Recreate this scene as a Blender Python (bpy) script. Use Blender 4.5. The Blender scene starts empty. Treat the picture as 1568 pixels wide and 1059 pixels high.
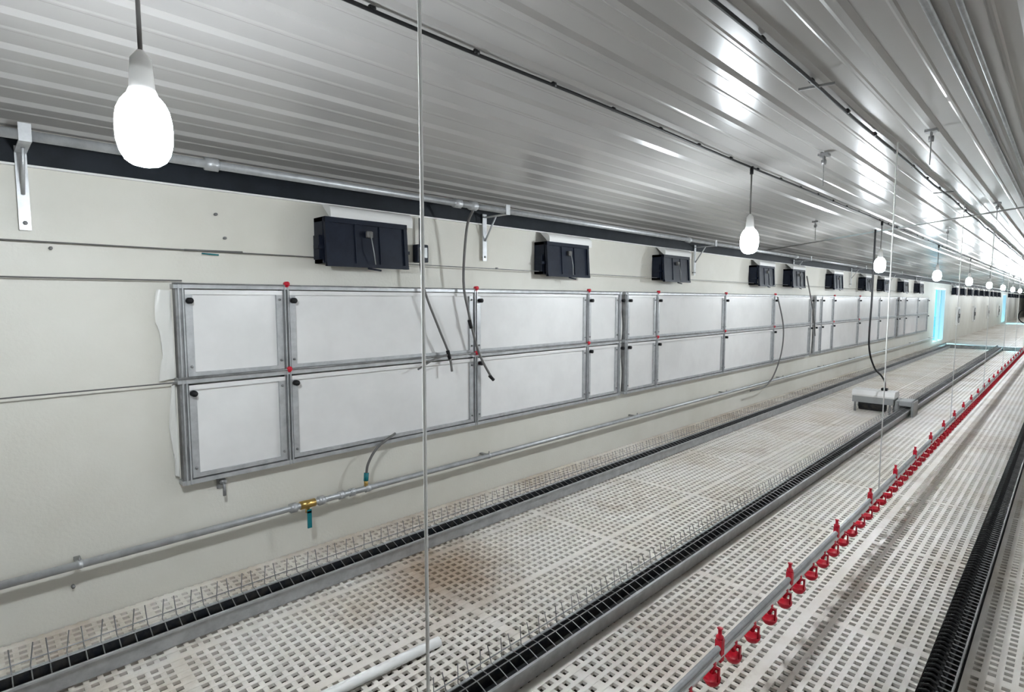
import bpy, math, random
from mathutils import Vector
random.seed(4)
# ---------------------------------------------------------------- helpers
class MB:
    def __init__(s): s.v=[]; s.f=[]; s.m=[]; s.mats=[]; s.sm=[]
    def mi(s,mat):
        if mat not in s.mats: s.mats.append(mat)
        return s.mats.index(mat)
    def add(s,vs,fs,mat,smooth=False):
        o=len(s.v); k=s.mi(mat)
        s.v+= [tuple(p) for p in vs]
        for f in fs: s.f.append(tuple(i+o for i in f)); s.m.append(k); s.sm.append(smooth)
    def box(s,x0,x1,y0,y1,z0,z1,mat):
        vs=[(x0,y0,z0),(x1,y0,z0),(x1,y1,z0),(x0,y1,z0),(x0,y0,z1),(x1,y0,z1),(x1,y1,z1),(x0,y1,z1)]
        s.add(vs,[(0,3,2,1),(4,5,6,7),(0,1,5,4),(1,2,6,5),(2,3,7,6),(3,0,4,7)],mat)
    def bbox(s,x0,x1,y0,y1,z0,z1,mat,b=.004):
        prof=lambda d:[(x0+d+b,y0+d),(x1-d-b,y0+d),(x1-d,y0+d+b),(x1-d,y1-d-b),(x1-d-b,y1-d),(x0+d+b,y1-d),(x0+d,y1-d-b),(x0+d,y0+d+b)]
        rings=[(b,z0),(0,z0+b),(0,z1-b),(b,z1)]
        vs=[];fs=[]
        for d,z in rings: vs+=[(p[0],p[1],z) for p in prof(d)]
        for r in range(3):
            for i in range(8):
                j=(i+1)%8; fs.append((r*8+i,r*8+j,r*8+8+j,r*8+8+i))
        fs.append(tuple(range(7,-1,-1))); fs.append(tuple(24+i for i in range(8)))
        s.add(vs,fs,mat)
    def tube(s,path,r,mat,n=8,caps=True):
        P=[Vector(p) for p in path]; vs=[];fs=[]
        t0=(P[1]-P[0]).normalized()
        ref=Vector((0,0,1)) if abs(t0.z)<.9 else Vector((1,0,0))
        a=t0.cross(ref).normalized()
        for i,p in enumerate(P):
            if i==0:t=P[1]-P[0]
            elif i==len(P)-1:t=P[-1]-P[-2]
            else:t=(P[i+1]-P[i]).normalized()+(P[i]-P[i-1]).normalized()
            t.normalize()
            a=(a-t*a.dot(t)).normalized(); b=t.cross(a)
            rr=r[i] if isinstance(r,(list,tuple)) else r
            for k in range(n):
                th=2*math.pi*k/n
                vs.append(p+a*math.cos(th)*rr+b*math.sin(th)*rr)
        for i in range(len(P)-1):
            for k in range(n):
                j=(k+1)%n; fs.append((i*n+k,i*n+j,i*n+n+j,i*n+n+k))
        if caps:
            fs.append(tuple(range(n-1,-1,-1))); fs.append(tuple((len(P)-1)*n+k for k in range(n)))
        s.add(vs,fs,mat,n>5)
    def lathe(s,c,prof,mat,n=16,caps=True):
        vs=[];fs=[]
        for (r,z) in prof:
            for k in range(n):
                th=2*math.pi*k/n; vs.append((c[0]+r*math.cos(th),c[1]+r*math.sin(th),c[2]+z))
        for i in range(len(prof)-1):
            for k in range(n):
                j=(k+1)%n; fs.append((i*n+k,i*n+j,i*n+n+j,i*n+n+k))
        if caps:
            fs.append(tuple(range(n-1,-1,-1))); fs.append(tuple((len(prof)-1)*n+k for k in range(n)))
        s.add(vs,fs,mat,True)
    def extr(s,prof,y0,y1,mat):
        n=len(prof)
        vs=[(x,y0,z) for x,z in prof]+[(x,y1,z) for x,z in prof]
        s.add(vs,[(i,i+1,n+i+1,n+i) for i in range(n-1)],mat)
    def obj(s,name,parent=None):
        me=bpy.data.meshes.new(name); me.from_pydata(s.v,[],s.f)
        for m in s.mats: me.materials.append(m)
        me.polygons.foreach_set('material_index',s.m)
        me.polygons.foreach_set('use_smooth',s.sm)
        me.update()
        o=bpy.data.objects.new(name,me); bpy.context.scene.collection.objects.link(o)
        if parent: o.parent=parent
        return o
def smoothpath(pts,k=6):
    P=[Vector(p) for p in pts]; out=[]
    for i in range(len(P)-1):
        p0=P[max(i-1,0)];p1=P[i];p2=P[i+1];p3=P[min(i+2,len(P)-1)]
        for j in range(k):
            t=j/k
            out.append(.5*((2*p1)+(p2-p0)*t+(2*p0-5*p1+4*p2-p3)*t*t+(3*p1-p0-3*p2+p3)*t**3))
    out.append(P[-1]); return out
def mat(name,col,rough=.5,metal=0,col2=None,scale=5,lo=.4,hi=.6,bump=0,bscale=40,detail=4,emis=0,spec=.5,stretch=None,rvar=0):
    m=bpy.data.materials.new(name); m.use_nodes=True; nt=m.node_tree
    b=nt.nodes['Principled BSDF']
    b.inputs['Base Color'].default_value=(*col,1); b.inputs['Roughness'].default_value=rough
    b.inputs['Metallic'].default_value=metal; b.inputs['Specular IOR Level'].default_value=spec
    tc=nt.nodes.new('ShaderNodeTexCoord'); mp=nt.nodes.new('ShaderNodeMapping')
    nt.links.new(tc.outputs['Object'],mp.inputs[0])
    if stretch: mp.inputs['Scale'].default_value=stretch
    if col2:
        n=nt.nodes.new('ShaderNodeTexNoise'); n.inputs['Scale'].default_value=scale; n.inputs['Detail'].default_value=detail
        n.inputs['Roughness'].default_value=.65
        r=nt.nodes.new('ShaderNodeValToRGB'); r.color_ramp.elements[0].position=lo; r.color_ramp.elements[1].position=hi
        r.color_ramp.elements[0].color=(*col,1); r.color_ramp.elements[1].color=(*col2,1)
        nt.links.new(mp.outputs[0],n.inputs['Vector']); nt.links.new(n.outputs['Fac'],r.inputs[0]); nt.links.new(r.outputs[0],b.inputs['Base Color'])
        if rvar:
            mr=nt.nodes.new('ShaderNodeMapRange'); mr.inputs['To Min'].default_value=max(rough-rvar,.02); mr.inputs['To Max'].default_value=rough+rvar
            nt.links.new(n.outputs['Fac'],mr.inputs['Value']); nt.links.new(mr.outputs[0],b.inputs['Roughness'])
    if bump:
        n2=nt.nodes.new('ShaderNodeTexNoise'); n2.inputs['Scale'].default_value=bscale; n2.inputs['Detail'].default_value=3
        bp=nt.nodes.new('ShaderNodeBump'); bp.inputs['Strength'].default_value=bump; bp.inputs['Distance'].default_value=.01
        nt.links.new(mp.outputs[0],n2.inputs['Vector']); nt.links.new(n2.outputs['Fac'],bp.inputs['Height']); nt.links.new(bp.outputs[0],b.inputs['Normal'])
    if emis:
        b.inputs['Emission Color'].default_value=(*col,1); b.inputs['Emission Strength'].default_value=emis
    return m
# ---------------------------------------------------------------- materials
M_wall=mat('wall_paint',(.755,.735,.67),.55,0,(.675,.65,.575),1.3,.35,.75,.12,60)
M_wall2=mat('wall_paint_end',(.7,.7,.67),.6,0,(.6,.6,.56),1.3)
M_ceil=mat('ceiling_sheet',(.45,.435,.42),.22,0,(.37,.36,.348),1.2,.3,.7,0,8,stretch=(1,.25,1),rvar=.04,spec=.42)
M_galv=mat('galvanised',(.56,.57,.58),.42,.45,(.43,.44,.45),14,.35,.65)
M_galvd=mat('galvanised_dull',(.33,.33,.33),.5,.5,(.22,.22,.22),10)
M_panel=mat('panel_white',(.85,.84,.83),.18,0,(.79,.78,.77),2,bump=.1,bscale=5)
M_navy=mat('navy_plastic',(.005,.008,.018),.5,0,(.008,.013,.026),9,spec=.25)
M_black=mat('black_rubber',(.010,.010,.011),.55,spec=.3)
M_blkband=mat('black_band',(.006,.009,.013),.6,0,(.01,.014,.02),5,spec=.25)
M_red=mat('red_plastic',(.62,.008,.03),.35)
M_brass=mat('brass',(.6,.4,.13),.3,.9)
M_teal=mat('teal_plastic',(.0,.16,.19),.4)
M_white=mat('white_plastic',(.82,.81,.79),.4)
M_cord=mat('white_cord',(.93,.93,.91),.6)
M_tarp=mat('plastic_sheet',(.80,.79,.75),.3)
M_grayhose=mat('gray_hose',(.14,.135,.13),.5)
M_dark=mat('chain_dark',(.012,.015,.02),.5,.3,(.04,.037,.034),20)
M_pit=mat('pit_ground',(.10,.085,.065),.9,0,(.045,.038,.03),6)
M_grey=mat('grey_box',(.36,.37,.37),.4,.3)
M_bulb=mat('bulb_glow',(.88,.95,1.0),.4,emis=400)
M_bulb2=mat('bulb_glow_upper',(.88,.95,1.0),.4,emis=60)
# plastic slat with dirt
def slat_mat():
    m=mat('slat_plastic',(.84,.80,.745),.5,0,(.73,.665,.58),1.7,.42,.66,0)
    nt=m.node_tree; b=nt.nodes['Principled BSDF']; N=nt.nodes.new; K=nt.links.new
    ramp=[n for n in nt.nodes if n.type=='VALTORGB'][0]
    mp=[n for n in nt.nodes if n.type=='MAPPING'][0]
    n=N('ShaderNodeTexNoise'); n.inputs['Scale'].default_value=.9; n.inputs['Detail'].default_value=8; n.inputs['Roughness'].default_value=.75
    K(mp.outputs[0],n.inputs['Vector'])
    acc=n.outputs['Fac']
    def math_(op,a,b_=None,v=None,clamp=False):
        q=N('ShaderNodeMath'); q.operation=op; q.use_clamp=clamp; K(a,q.inputs[0])
        if b_ is not None: K(b_,q.inputs[1])
        elif v is not None: q.inputs[1].default_value=v
        return q.outputs[0]
    for (x,y,r,s) in((-2.3,1.75,.62,.26),(-2.3,3.3,.35,.2),(-1.15,2.1,.5,.14),(-.6,3.6,.5,.10),(-2.2,5.6,.5,.12),(-2.0,.3,.5,.12)):
        d=N('ShaderNodeVectorMath'); d.operation='DISTANCE'; K(mp.outputs[0],d.inputs[0]); d.inputs[1].default_value=(x,y,0)
        mr=N('ShaderNodeMapRange'); mr.inputs['From Min'].default_value=0; mr.inputs['From Max'].default_value=r; mr.inputs['To Min'].default_value=s; mr.inputs['To Max'].default_value=0
        K(d.outputs['Value'],mr.inputs['Value']); acc=math_('ADD',acc,mr.outputs[0])
    sx=N('ShaderNodeSeparateXYZ'); K(mp.outputs[0],sx.inputs[0])
    mr=N('ShaderNodeMapRange'); mr.inputs['From Min'].default_value=-3.2; mr.inputs['From Max'].default_value=-2.6; mr.inputs['To Min'].default_value=.14; mr.inputs['To Max'].default_value=0
    K(sx.outputs[0],mr.inputs['Value']); acc=math_('ADD',acc,mr.outputs[0])
    r=N('ShaderNodeValToRGB'); r.color_ramp.elements[0].position=.53; r.color_ramp.elements[1].position=.80
    r.color_ramp.elements[1].color=(.85,.85,.85,1)
    mx=N('ShaderNodeMixRGB'); mx.inputs['Color2'].default_value=(.34,.235,.15,1)
    K(acc,r.inputs[0]); K(r.outputs[0],mx.inputs['Fac']); K(ramp.outputs[0],mx.inputs['Color1'])
    K(mx.outputs[0],b.inputs['Base Color'])
    return m
M_slat=slat_mat()
# ---------------------------------------------------------------- room
WX=-3.2; RX=5.2; Y0=-4; Y1=78; ZW=2.22; SL=.107; XR=1.0
def cz(x): return ZW+SL*(x-WX) if x<=XR else ZW+SL*(XR-WX)-SL*(x-XR)
doors=[(22.8,24.9,.12,1.92),(48,50.5,.12,1.92)]
b=MB(); T=.15
ys=[Y0]
for d in doors:
    b.box(WX-T,WX,ys[-1],d[0],-.5,cz(WX)+.05,M_wall)
    b.box(WX-T,WX,d[0],d[1],-.5,d[2],M_wall); b.box(WX-T,WX,d[0],d[1],d[3],cz(WX)+.05,M_wall)
    ys.append(d[1])
b.box(WX-T,WX,ys[-1],Y1,-.5,cz(WX)+.05,M_wall); b.obj('wall_left')
b=MB(); b.box(RX,RX+T,Y0,Y1,-.5,ZW+.05,M_wall); b.obj('wall_right')
b=MB(); b.box(WX-T,RX+T,Y1,Y1+T,-.5,2.9,M_wall2); b.obj('wall_end')
b=MB(); b.box(WX-T,RX+T,Y0-T,Y0,-.5,2.9,M_wall2); b.obj('wall_back')
# ribbed ceiling
b=MB(); prof=[];x=WX-T
P=.23
while x<RX+T:
    for dx,dz in((0,0),(.078,0),(.086,-.003),(.096,-.003),(.104,0),(.16,0),(.178,-.013),(.205,-.013),(.223,0)):
        xx=x+dx
        if xx<RX+T: prof.append((xx,cz(xx)+dz+.015))
    x+=P
b.extr(prof,Y0-T,Y1+T,M_ceil)
b.extr([(p[0],p[1]+.03) for p in prof[::9]],Y0-T,Y1+T,M_ceil)
b.obj('ceiling')
# unseen slab with eaves over the ceiling, added to keep leaking sun out
M_sunblock=mat('sun_block_sheet',(.3,.32,.33),.5,.3,(.25,.27,.28),2)
b=MB(); b.extr([(WX-.55,cz(WX)+.02),(WX-.55,cz(WX)+.14),(XR,cz(XR)+.5),(RX+.55,cz(RX)+.14),(RX+.55,cz(RX)+.02)],Y0-.5,Y1+.5,M_sunblock)
b.obj('sun_block_slab')
# slatted floor : crossed bars, a wider seam between tiles
b=MB(); px=.047; i=0; x=WX+.012
while x<RX-.02:
    w=.045 if i%12==0 else .021
    b.box(x,x+w,Y0,Y1,-.014,0,M_slat); x+=px+(w-.021); i+=1
y=Y0; i=0
while y<Y1-.03:
    w=.05 if i%24==0 else .020
    b.box(WX+.003,RX-.003,y,y+w,-.0145,-.0006,M_slat); y+=.046+(w-.020); i+=1
b.obj('floor')
b=MB(); b.box(WX-T,RX+T,Y0-T,Y1+T,-.6,-.45,M_pit); b.obj('floor_pit')
for n,d in enumerate(doors):
    b=MB(); t=.05
    b.box(WX-.10,WX-.001,d[0]+.001,d[0]+t,d[2]+.001,d[3]-.001,M_white); b.box(WX-.10,WX-.001,d[1]-t,d[1]-.001,d[2]+.001,d[3]-.001,M_white)
    b.box(WX-.10,WX-.001,d[0]+t,d[1]-t,d[3]-t,d[3]-.001,M_white); b.box(WX-.09,WX-.01,(d[0]+d[1])/2-.03,(d[0]+d[1])/2+.03,d[2]+.001,d[3]-t,M_white)
    b.obj('door_%d'%(n+1))
M_gnd=mat('outside_ground',(.10,.18,.20),.9,0,(.06,.12,.14),.5)
b=MB(); b.box(-40,WX-T,-10,90,-.7,-.6,M_gnd); b.obj('ground_outside')
# ---------------------------------------------------------------- wall top
b=MB(); b.box(WX,WX+.012,Y0,Y1,2.08,2.215,M_blkband)
b.box(WX,WX+.02,Y0,Y1,2.070,2.079,M_white); b.obj('trim_1')
b=MB()
b.tube([(-2.95,Y0+.02,2.15),(-2.95,Y1-.05,2.15)],.021,M_galv,12)
for yy in (.896,2.41,2.55,5.6,8.9,12.1,18,24,30):
    b.tube([(-2.95,yy-.03,2.15),(-2.95,yy+.03,2.15)],.031,M_galv,8)
for yy in (.22,2.86,6.2,9.5,12.8,16.1,19.4,26,29.3,32.6,36,39.2):
    b.box(WX+.021,WX+.027,yy-.02,yy+.02,1.80,2.15,M_galv)
    b.box(WX+.021,-2.92,yy-.02,yy+.02,2.122,2.128,M_galv)
    b.tube([(WX+.03,yy,1.95),(-3.05,yy,2.12)],.007,M_galv,6)
    b.box(-2.925,-2.919,yy-.02,yy+.02,2.12,2.19,M_galv)
    b.tube([(WX+.001,yy,1.83),(WX+.035,yy,1.83)],.009,M_galvd,6)
b.obj('overhead_water_pipe')
# ---------------------------------------------------------------- wall panels
F=.98
bays=[(.80,1.34),(1.34,2.785),(2.785,4.18),(4.18,4.70),(4.83,5.42),(5.42,7.1),(7.1,8.81),(8.81,10.5),(10.75,11.1),(11.1,11.8),(11.8,13.6),(13.6,15.4),(15.4,17.2),(17.5,18.3),(18.3,20.0),(20.0,21.6)]
def panel(y0,y1,z0,z1):
    b=MB(); fx=WX+.062; g=.02; w=.034
    y0+=g;y1-=g
    b.box(WX+.012,fx-.014,y0+.01,y1-.01,z0+.01,z1-.01,M_panel)
    for (a,c,e,f) in ((y0,y0+w,z0,z1),(y1-w,y1,z0,z1)):
        b.box(WX+.01,fx,a,c,e,f,M_galv)
    b.box(WX+.01,fx+.001,y0,y1,z0,z0+w*.6,M_galv); b.box(WX+.01,fx+.001,y0,y1,z1-w*.7,z1,M_panel)
    for yy in (y0+w/2,y1-w/2):
        for zz in (z0+.05,z1-.05): b.tube([(fx,yy,zz),(fx+.008,yy,zz)],.007,M_galvd,6)
    b.obj('insulated_vent_panel')
for (a,c) in bays:
    panel(a*F,c*F,1.115,1.555); panel(a*F,c*F,.59,1.07)
b=MB()
groups=[(.80,4.70),(4.83,10.5),(10.75,17.2),(17.5,21.6)]
for (a,c) in groups:
    a*=F;c*=F
    for z,w in ((1.572,.022),(1.095,.028),(.572,.022)):
        b.box(WX+.002,WX+.07,a-.03,c+.03,z-w/2,z+w/2,M_galv)
    b.tube([(WX+.078,a-.03,1.11),(WX+.078,c+.03,1.11)],.006,M_galvd,6)
    b.tube([(WX+.078,a-.03,1.585),(WX+.078,c+.03,1.585)],.004,M_galvd,6)
posts=sorted(set([p for bb in bays for p in bb]))
for p in posts:
    y=p*F
    b.box(WX+.002,WX+.055,y-.02,y+.02,.56,1.59,M_galvd)
    b.box(WX+.002,WX+.075,y-.012,y-.006,.56,1.59,M_galv); b.box(WX+.002,WX+.075,y+.006,y+.012,.56,1.59,M_galv)
    b.tube([(WX+.07,y+.035,1.50),(WX+.10,y+.035,1.50)],.016,M_black,10)
    b.tube([(WX+.07,y+.035,1.03),(WX+.10,y+.035,1.03)],.016,M_black,10)
    if p in (1.34,2.785,4.18,5.42,7.1,8.81,11.8,13.6):
        for zz in (1.605,1.125):
            b.tube([(WX+.06,y,zz-.012),(WX+.09,y,zz-.012)],.014,M_red,10)
            b.box(WX+.06,WX+.085,y-.007,y+.007,zz-.03,zz,M_red)
b.obj('panel_track_frame')
b=MB()
def curtain(y0,y1,z0,z1,seed):
    random.seed(seed); n=16; vs=[];fs=[]
    ph=random.uniform(0,6)
    for i in range(n+1):
        z=z0+(z1-z0)*i/n
        for j in range(5):
            t=j/4; yy=y0+(y1-y0)*t
            if j==0: yy+=.012*math.sin(i*.45+ph)
            vs.append((WX+.015+.02*abs(math.sin(j*1.7+i*.2)),yy,z+(.02*(1-t)*math.sin(ph+i))))
    for i in range(n):
        for j in range(4): a=i*5+j; fs.append((a,a+1,a+6,a+5))
    b.add(vs,fs,M_tarp,True)
curtain(.725,.752,.60,1.09,1); curtain(.69,.752,1.11,1.55,2)
curtain(4.635,4.70,.58,1.07,3); curtain(4.635,4.70,1.1,1.5,5); curtain(10.33,10.5,.58,1.5,4); curtain(16.9,17.12,.58,1.5,6)
b.obj('plastic_curtain_edge')
# ---------------------------------------------------------------- air inlets
def inlet(yc,flip=0):
    b=MB(); w=.28; y0=yc-w;y1=yc+w; z0=1.70;z1=1.985
    n=8; vs=[];fs=[]
    for i in range(n+1):
        a=math.pi/2*i/n
        for yy in (y0+.04,y1+.05): vs.append((WX+.03+.105*math.cos(a)**.6 if i<n else WX+.03,yy,2.015+.05*math.sin(a)))
    vs+=[(WX+.135,y0+.04,1.97),(WX+.135,y1+.05,1.97)]
    for i in range(n): fs.append((2*i,2*i+1,2*i+3,2*i+2))
    fs.append((2*n+2,2*n+3,1,0))
    fs.append(tuple([2*n+2]+list(range(0,2*n+2,2)))); fs.append(tuple(list(range(2*n+1,0,-2))+[2*n+3]))
    b.add(vs,fs,M_white)
    b.box(WX+.001,WX+.10,y0,y1,z0+.02,z0+.04,M_navy); b.box(WX+.001,WX+.12,y0,y1,z1-.025,z1,M_navy)
    b.box(WX+.001,WX+.11,y0,y0+.02,z0+.02,z1,M_navy); b.box(WX+.001,WX+.11,y1-.02,y1,z0+.02,z1,M_navy)
    def flap(o,ya,yb,za,zb,th):
        X=lambda z:WX+.115+.02*(z1-z)/(z1-z0)+o
        vs=[(X(za),ya,za),(X(za),yb,za),(X(zb),yb,zb),(X(zb),ya,zb)]
        vs+=[(p[0]+th,p[1],p[2]) for p in vs]
        b.add(vs,[(0,3,2,1),(4,5,6,7),(0,1,5,4),(1,2,6,5),(2,3,7,6),(3,0,4,7)],M_navy)
    flap(0,y0,y1,z0,z1,.012)
    flap(.012,y0,y1,z0,z0+.022,.015); flap(.012,y0,y1,z1-.03,z1,.015)
    flap(.012,y0,y0+.025,z0,z1,.012); flap(.012,y1-.025,y1,z0,z1,.012)
    flap(.012,yc-.09,yc-.078,z0,z1,.007); flap(.012,yc+.078,yc+.09,z0,z1,.007)
    for s in(-1,1):
        b.box(WX+.06,WX+.12,yc+s*w-.035,yc+s*w+.035,1.80,1.82,M_navy)
        b.box(WX+.03,WX+.10,yc+s*w-.02,yc+s*w+.025,1.74,1.88,M_navy)
    b.bbox(WX+.14,WX+.165,yc-.02,yc+.02,1.88,1.92,M_grayhose)
    b.tube([(WX+.165,yc,1.91),(WX+.18,yc+.012,1.80),(WX+.17,yc+.03,1.72)],.0035,M_grey,6)
    b.tube([(WX+.165,yc-.02,1.695),(WX+.165,yc+.07,1.685)],.006,M_navy,6)
    b.obj('air_inlet_flap')
iy=[1.80,3.72,5.57,8.1,9.4,11.5,13.7,15.3,17.4,19.5]
iy+= [26.5+2.2*i for i in range(9)]+[52+2.4*i for i in range(8)]
for y in iy: inlet(y)
b=MB()
for z,ya,yb,xx in((1.755,Y0+.1,1.5,WX+.03),(1.60,Y0+.1,.8,WX+.04),(1.09,Y0+.1,.755,WX+.05)):
    b.tube([(WX+.005,ya,z),(xx,ya+.2,z),(xx,yb,z)],.0035,M_grayhose,5)
for i in range(len(iy)-1):
    if iy[i+1]-iy[i]<4: b.tube([(WX+.09,iy[i]+.32,1.74),(WX+.09,iy[i+1]-.32,1.74)],.003,M_galvd,5)
b.tube([(WX+.03,.82,1.755),(WX+.03,1.1,1.76)],.005,M_grayhose,6); b.tube([(WX+.03,.90,1.742),(WX+.03,.98,1.738)],.004,M_teal,6)
b.tube([(WX+.05,-.02,1.085),(WX+.05,.04,1.09)],.011,M_galvd,6)
b.obj('inlet_pull_rope')
# ---------------------------------------------------------------- low water pipe
b=MB(); xp=-3.1; zp=.31
b.tube([(xp,Y0+.05,zp),(xp,22.3,zp)],.018,M_galv,12)
for yy in (.32,2.83,4.9,7,9,11,13,16,19,22): 
    b.box(WX+.0005,xp,yy-.012,yy+.012,zp-.006,zp+.006,M_galvd); b.tube([(xp,yy-.01,zp),(xp,yy+.01,zp)],.021,M_galv,8)
    b.tube([(xp,yy,zp),(xp,yy,zp+.035)],.005,M_galvd,6)
for yy in(1.30,1.47): b.tube([(xp,yy-.02,zp),(xp,yy+.02,zp)],.028,M_galv,6)
b.tube([(xp,1.34,zp),(xp,1.43,zp)],.024,M_brass,10); b.tube([(xp,1.385,zp-.05),(xp,1.385,zp+.02)],.014,M_brass,8)
b.box(xp+.012,xp+.02,1.375,1.40,zp-.14,zp-.03,M_teal); b.box(xp-.01,xp+.02,1.375,1.40,zp-.05,zp-.038,M_teal)
for yy in(1.60,1.67,1.78): b.tube([(xp,yy-.016,zp),(xp,yy+.016,zp)],.026,M_galv,8)
b.tube([(xp,1.77,zp),(xp,1.77,zp+.06)],.013,M_brass,8); b.tube([(xp,1.77,zp+.05),(xp,1.775,zp+.10)],.016,M_teal,8)
b.tube(smoothpath([(xp,1.775,.40),(xp,1.79,.47),(xp,1.86,.56),(xp-.01,2.0,.625)]),.0085,M_grayhose,8)
b.obj('low_water_pipe')
b=MB()
b.tube(smoothpath([(-2.95,2.55,2.12),(-3.03,2.56,2.0),(-3.08,2.57,1.64),(-3.08,2.62,1.40),(-3.08,2.71,1.12),(-3.07,2.83,.92)]),.0095,M_grayhose,8)
b.tube([(-3.07,2.81,.935),(-3.07,2.85,.90)],.013,M_black,8); b.tube([(-3.08,2.62,1.36),(-3.08,2.64,1.30)],.013,M_black,8)
b.obj('drop_hose')
b=MB()
b.tube(smoothpath([(-3.09,2.2,1.85),(-3.09,2.23,1.59),(-3.08,2.34,1.32),(-3.08,2.43,1.13),(-3.07,2.45,1.0)]),.0085,M_grayhose,8)
b.tube([(-3.08,2.42,1.15),(-3.075,2.435,1.09)],.013,M_black,8)
b.tube(smoothpath([(-3.08,2.42,1.12),(-3.07,2.30,1.10),(-3.07,2.16,1.04)]),.007,M_grayhose,8)
b.obj('drop_hose')
b=MB(); b.tube(smoothpath([(-3.08,8.6,1.55),(-3.07,8.85,1.1),(-3.07,8.8,.7),(-3.07,8.5,.37),(-3.06,8.13,.26),(-3.06,7.67,.26)]),.01,M_grayhose,8); b.obj('drop_hose')
b=MB(); b.tube(smoothpath([(-3.1,9.9,1.9),(-3.07,10.2,1.3),(-3.07,10.35,.9)]),.01,M_grayhose,8); b.obj('drop_hose')
b=MB(); b.bbox(WX,WX+.06,2.22,2.31,1.76,1.88,M_navy); b.bbox(WX+.06,WX+.068,2.235,2.295,1.79,1.86,M_grey,.002)
b.tube([(WX+.03,2.26,1.88),(WX+.03,2.26,2.06)],.008,M_galvd,6); b.obj('thermostat_box')
b=MB(); b.box(WX,WX+.01,.93,.97,.49,.55,M_galvd); b.tube([(WX+.01,.95,.53),(WX+.06,.95,.52),(WX+.06,.95,.46)],.008,M_galvd,6); b.tube([(WX+.03,.95,.53),(WX+.05,.95,.535)],.018,M_galvd,8); b.obj('wall_hook')
b=MB()
for (y,z) in((.02,1.98),(.3,1.73),(.98,1.95),(1.02,1.83),(-.3,1.3),(3.0,1.75),(.3,.18)):
    b.tube([(WX,y,z),(WX+.02,y,z)],.008,M_galvd,6)
b.obj('wall_screw_set')
def fan(y,z,s=.2):
    b=MB(); b.bbox(WX,WX+.06,y-s,y+s,z-s,z+s,M_white)
    b.tube([(WX+.055,y,z),(WX+.075,y,z)],s*.8,M_galvd,20); b.tube([(WX+.075,y,z),(WX+.09,y,z)],s*.25,M_black,12)
    for k in range(6):
        a=k*math.pi/3; b.tube([(WX+.08,y,z),(WX+.08,y+s*.8*math.cos(a),z+s*.8*math.sin(a))],.008,M_white,5)
    b.obj('exhaust_fan')
for y in (28,33,39,45): fan(y,.9,.35)
# ---------------------------------------------------------------- ceiling services
b=MB()
def cable(x,r,ya,yb,m,sag=.0):
    pts=[];y=ya
    while y<yb: pts.append((x+.006*math.sin(y*3.1),y,cz(x)-.008-r-sag*abs(math.sin(y*1.75)))); y+=.3
    b.tube(pts,r,m,6)
cable(-1.55,.0065,Y0+.2,60,M_black,.006)
y=.1
while y<25:
    b.tube([(-1.55,y-.01,cz(-1.55)-.014),(-1.55,y+.01,cz(-1.55)-.014)],.0095,M_black,6); y+=.42
b.obj('light_supply_cable')
b=MB(); cable(-.86,.008,Y0+.2,60,M_black,.004)
y=.5
while y<20:
    b.tube([(-.86,y-.012,cz(-.86)-.014),(-.86,y+.012,cz(-.86)-.014)],.012,M_black,6); y+=.55
for yy in(2.75,6.2): 
    b.tube([(-.93,yy,cz(-.86)-.02),(-.79,yy+.03,cz(-.86)-.02)],.006,M_galvd,6)
b.obj('winch_cable')
b=MB(); x=-.41; b.tube([(x,Y0+.1,cz(x)-.016),(x,60,cz(x)-.016)],.014,M_galv,8)
x=-.33; b.tube([(x,Y0+.1,cz(x)-.016),(x,60,cz(x)-.016)],.010,M_galv,8)
b.obj('ceiling_conduit')
M_cond=mat('painted_conduit',(.30,.30,.29),.6,0,(.25,.25,.24),8,spec=.2)
b=MB(); b.tube([(WX+.02,8.15,cz(WX)-.02),(XR,8.15,cz(XR)-.02)],.009,M_cond,8)
b.obj('ceiling_cross_conduit')
for(x,y) in((-1.18,4.0),(-.64,4.1),(-2.0,6.6),(-1.2,9.2),(-.6,7.6)):
    b=MB(); z=cz(x); b.box(x-.03,x+.03,y-.03,y+.03,z-.012,z+.003,M_galvd); b.box(x-.004,x+.004,y-.02,y+.02,z-.05,z-.01,M_galvd)
    b.tube([(x-.012,y,z-.05),(x+.012,y,z-.05)],.018,M_galvd,10); b.tube([(x,y,z-.05),(x,y,z-.2)],.003,M_galvd,5)
    b.obj('ceiling_pulley')
# ---------------------------------------------------------------- LED bulbs: bright lower dome, weaker upper half
def bulb(x,y):
    b=MB(); zt=cz(x)-.012; c=(x,y,1.90); n=22 if y<5 else 12
    b.lathe(c,[(.012,-.087),(.028,-.083),(.042,-.073),(.051,-.056),(.057,-.03),(.058,.0)],M_bulb,n,False)
    b.add([(c[0]+.012*math.cos(k*2*math.pi/n),c[1]+.012*math.sin(k*2*math.pi/n),c[2]-.087) for k in range(n)],[tuple(range(n-1,-1,-1))],M_bulb)
    b.lathe(c,[(.058,.0),(.057,.02),(.053,.04),(.045,.058),(.036,.07)],M_bulb2,n)
    b.lathe(c,[(.034,.0705),(.027,.09),(.024,.13),(.022,.155),(.014,.165),(.007,.175)],M_white,12)
    b.tube([(x,y,2.07),(x,y,zt)],.005,M_grayhose,6)
    b.tube([(x,y,zt-.05),(x,y,zt)],.012,M_black,8)
    b.obj('hanging_light_bulb')
by=[.33,3.78,7.36,11.1,15.0,19,23,27,31,35,39,43,47,52,57,62]
for y in by: bulb(-1.55,y)
for y in [.31,3.78,7.36,11.1,15,23,31,39]: bulb(3.55,y)
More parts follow.
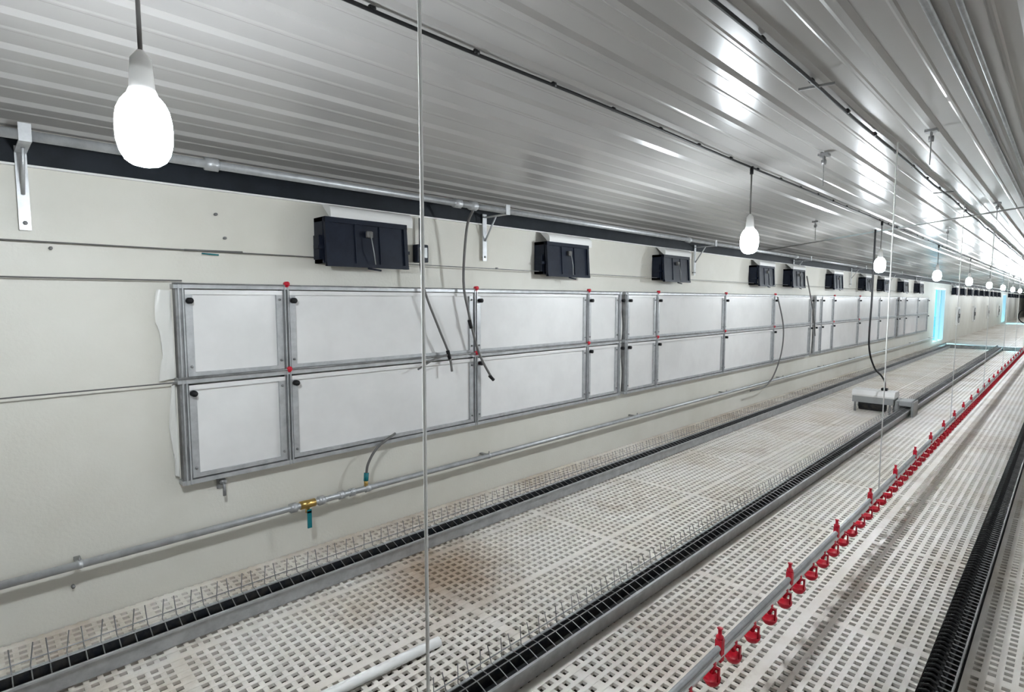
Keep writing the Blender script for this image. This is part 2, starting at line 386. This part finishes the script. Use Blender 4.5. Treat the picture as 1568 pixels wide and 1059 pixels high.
# ---------------------------------------------------------------- feeders
def feeder(X,ya,yb,m=M_galv,wm=None,sp=.055,h=.12,name='chain_feeder_trough'):
    wm=wm or M_galvd
    b=MB(); w=.048
    b.extr([(X+w+.012,.082),(X+w+.012,.09),(X+w,.09),(X+w-.012,.004),(X-w+.012,.004),(X-w,.09),(X-w-.012,.09),(X-w-.012,.082)],ya,yb,m)
    b.extr([(X+w-.003,.088),(X+w-.014,.012),(X-w+.014,.012),(X-w+.003,.088)],ya,yb,M_dark)
    b.box(X-.03,X+.03,ya,yb,.014,.03,M_dark)
    y=ya+1.1
    while y<yb:
        b.extr([(X+w+.016,.078),(X+w+.016,.093),(X+w+.001,.093),(X+w-.009,.001),(X-w+.009,.001),(X-w-.001,.093),(X-w-.016,.093)],y,y+.09,m); y+=2.4
    y=ya+.02;i=0
    while y<yb:
        s=.012 if i%2 else -.004
        b.tube([(X+w,y,.091),(X,y,.108),(X-w+.005,y,.105),(X-w-.012,y+s,.105+h)],.0021 if y<8 else .0028,wm,4,False)
        y+=sp;i+=1
    for (xx,zz) in((X,.110),(X-w,.125)):
        b.tube([(xx,ya,zz),(xx,yb,zz)],.0025,wm,5)
    for e in(ya,yb-.004):
        b.box(X-w,X+w,e,e+.004,.004,.09,m)
    return b.obj(name)
feeder(-2.70,Y0+.3,22.2,h=.08)
feeder(-1.46,Y0+.3,22.2,h=.065)
b=MB(); b.bbox(-2.8,-.5,22.25,22.42,0,.11,M_galvd); b.obj('cross_feeder_trough')
b=MB(); X=-.27
b.extr([(X+.055,.075),(X+.04,.004),(X-.04,.004),(X-.055,.075)],Y0+.3,40,M_dark)
b.extr([(X+.052,.077),(X+.038,.008),(X-.038,.008),(X-.052,.077)],Y0+.3,40,M_dark)
b.tube([(X,Y0+.3,.05),(X,40,.05)],.018,M_dark,8)
y=Y0+.4
while y<25:
    dx=-.022; rr=.030
    pts=[(X+dx+rr*math.cos(a),y+.004*a,.065+rr*math.sin(a)) for a in [k*math.pi/4 for k in range(9)]]
    b.tube(pts,.0055,M_black,5,False)
    b.tube([(X+.045,y,.08),(X+.05,y+.01,.13)],.0028,M_galvd,4,False)
    b.tube([(X+.0,y,.085),(X+.045,y,.08)],.003,M_galvd,4,False)
    y+=.04
b.tube([(X+.05,Y0+.4,.13),(X+.05,25,.13)],.003,M_galvd,5)
b.obj('auger_feeder')
feeder(2.3,Y0+.3,22.2,h=.085,sp=.1)
# ---------------------------------------------------------------- nipple drinker line
def drinker(X,ya,yb,cords):
    b=MB(); zp=.235
    b.tube([(X,ya,zp),(X,yb,zp)],.013,M_white,8)
    b.tube([(X,ya,zp+.03),(X,yb,zp+.03)],.011,M_galv,8)
    b.box(X-.006,X+.006,ya,yb,zp+.005,zp+.025,M_galv)
    y=ya+.05;i=0
    while y<yb:
        n=10 if y<9 else 6
        b.lathe((X+.003,y,zp-.035),[(.009,0),(.011,.012),(.014,.015),(.014,.04)],M_red,n)
        b.lathe((X+.003,y,zp-.08),[(.012,0),(.022,.006),(.030,.02),(.032,.030),(.026,.024),(.010,.012)],M_red,n)
        b.box(X+.024,X+.03,y-.006,y+.006,zp-.062,zp-.01,M_red)
        b.box(X+.01,X+.03,y-.006,y+.006,zp-.014,zp-.008,M_red)
        if i%4==2:
            b.box(X-.012,X+.012,y+.05,y+.075,zp-.02,zp+.06,M_red)
            b.lathe((X,y+.062,zp+.06),[(.014,0),(.014,.01),(.007,.018),(.007,.035),(.011,.04)],M_red,n)
        y+=.175;i+=1
    for c in cords:
        b.tube([(X,c,zp+.04),(X,c,cz(X)-.0)],.0038,M_cord,6)
    b.obj('nipple_drinker_line')
drinker(-.82,Y0+.5,45,[-1.9,.59,4.18,7.2,10.2,13.2,16.2,19.2])
drinker(1.5,Y0+.5,40,[.7,4.7,8])
# hanging coil of black hose far down the house
b=MB(); cx,cy,czz=-.78,18.6,1.12
for k in range(4):
    b.tube([(cx+.15*math.cos(a),cy+.02*k,czz+.18*math.sin(a)) for a in [j*math.pi/10 for j in range(21)]],.012,M_black,6)
b.tube([(cx,cy+.03,czz+.18),(cx,cy+.03,cz(cx)-.01)],.007,M_black,6); b.obj('hanging_hose_coil')
# ---------------------------------------------------------------- feeder drive unit
b=MB()
def prism(x0,x1,sec,m):
    n=len(sec); vs=[(x0,y,z) for y,z in sec]+[(x1,y,z) for y,z in sec]
    fs=[(i,(i+1)%n,n+(i+1)%n,n+i) for i in range(n)]+[tuple(range(n-1,-1,-1)),tuple(range(n,2*n))]
    b.add(vs,fs,m)
yc=8.75
prism(-2.05,-1.58,[(yc-.15,.13),(yc-.15,.23),(yc-.10,.29),(yc+.10,.29),(yc+.15,.23),(yc+.15,.13)],M_grey)
prism(-2.06,-1.57,[(yc-.155,.215),(yc-.155,.235),(yc-.105,.295),(yc+.105,.295),(yc+.155,.235),(yc+.155,.215)],M_white)
b.tube([(-1.98,yc-.04,.10),(-1.68,yc-.04,.10)],.085,M_dark,16)
b.tube([(-2.0,yc-.04,.10),(-1.98,yc-.04,.10)],.05,M_galvd,12)
for xx in(-2.02,-1.62):
    for yy in(yc-.12,yc+.12): b.box(xx-.012,xx+.012,yy-.012,yy+.012,0,.14,M_galvd)
b.bbox(-1.565,-1.53,yc-.14,yc+.16,.0,.2,M_grey,.01)
b.bbox(-1.53,-1.38,yc-.14,yc+.16,.13,.2,M_grey,.01); b.bbox(-1.39,-1.36,yc-.14,yc+.16,.0,.2,M_grey,.01)
b.bbox(-1.75,-1.68,yc-.02,yc+.05,.295,.33,M_black)
b.obj('feeder_drive_unit')
b=MB(); b.tube(smoothpath([(-1.75,8.0,cz(-1.75)-.01),(-1.75,8.0,1.9),(-1.75,8.0,1.5),(-1.75,7.98,.95),(-1.73,8.2,.66),(-1.72,8.55,.52),(-1.715,8.74,.42),(-1.715,8.765,.335)]),.011,M_black,8); b.obj('power_cable')
b=MB(); 
path=[(-1.93,.35,.0215),(-1.86,1.40,.0215)]
b.tube(path,.021,M_cord,14); b.tube([(-1.8605,1.398,.0215),(-1.8598,1.4015,.0215)],.016,M_grey,12)
b.obj('pvc_pipe')
# ---------------------------------------------------------------- light from outside
w=bpy.data.worlds.new('World'); bpy.context.scene.world=w; w.use_nodes=True
bg=w.node_tree.nodes['Background']; bg.inputs[0].default_value=(.14,.58,1,1); bg.inputs[1].default_value=1.7
L=bpy.data.lights.new('sun','SUN'); L.energy=16; L.angle=.02; L.color=(.3,.82,1)
o=bpy.data.objects.new('sun',L); bpy.context.scene.collection.objects.link(o)
o.rotation_euler=Vector((1.0,-.6,-.75)).to_track_quat('-Z','Y').to_euler()
# ---------------------------------------------------------------- camera
c=bpy.data.cameras.new('camera'); c.sensor_width=36; c.lens=36*850/1568; c.clip_start=.02; c.clip_end=300
co=bpy.data.objects.new('camera',c); bpy.context.scene.collection.objects.link(co)
co.location=(0,0,1.5); co.rotation_euler=(math.radians(90-4.67),0,math.radians(45.2))
bpy.context.scene.camera=co
bpy.context.scene.view_settings.view_transform='Standard'
bpy.context.scene.view_settings.exposure=.24
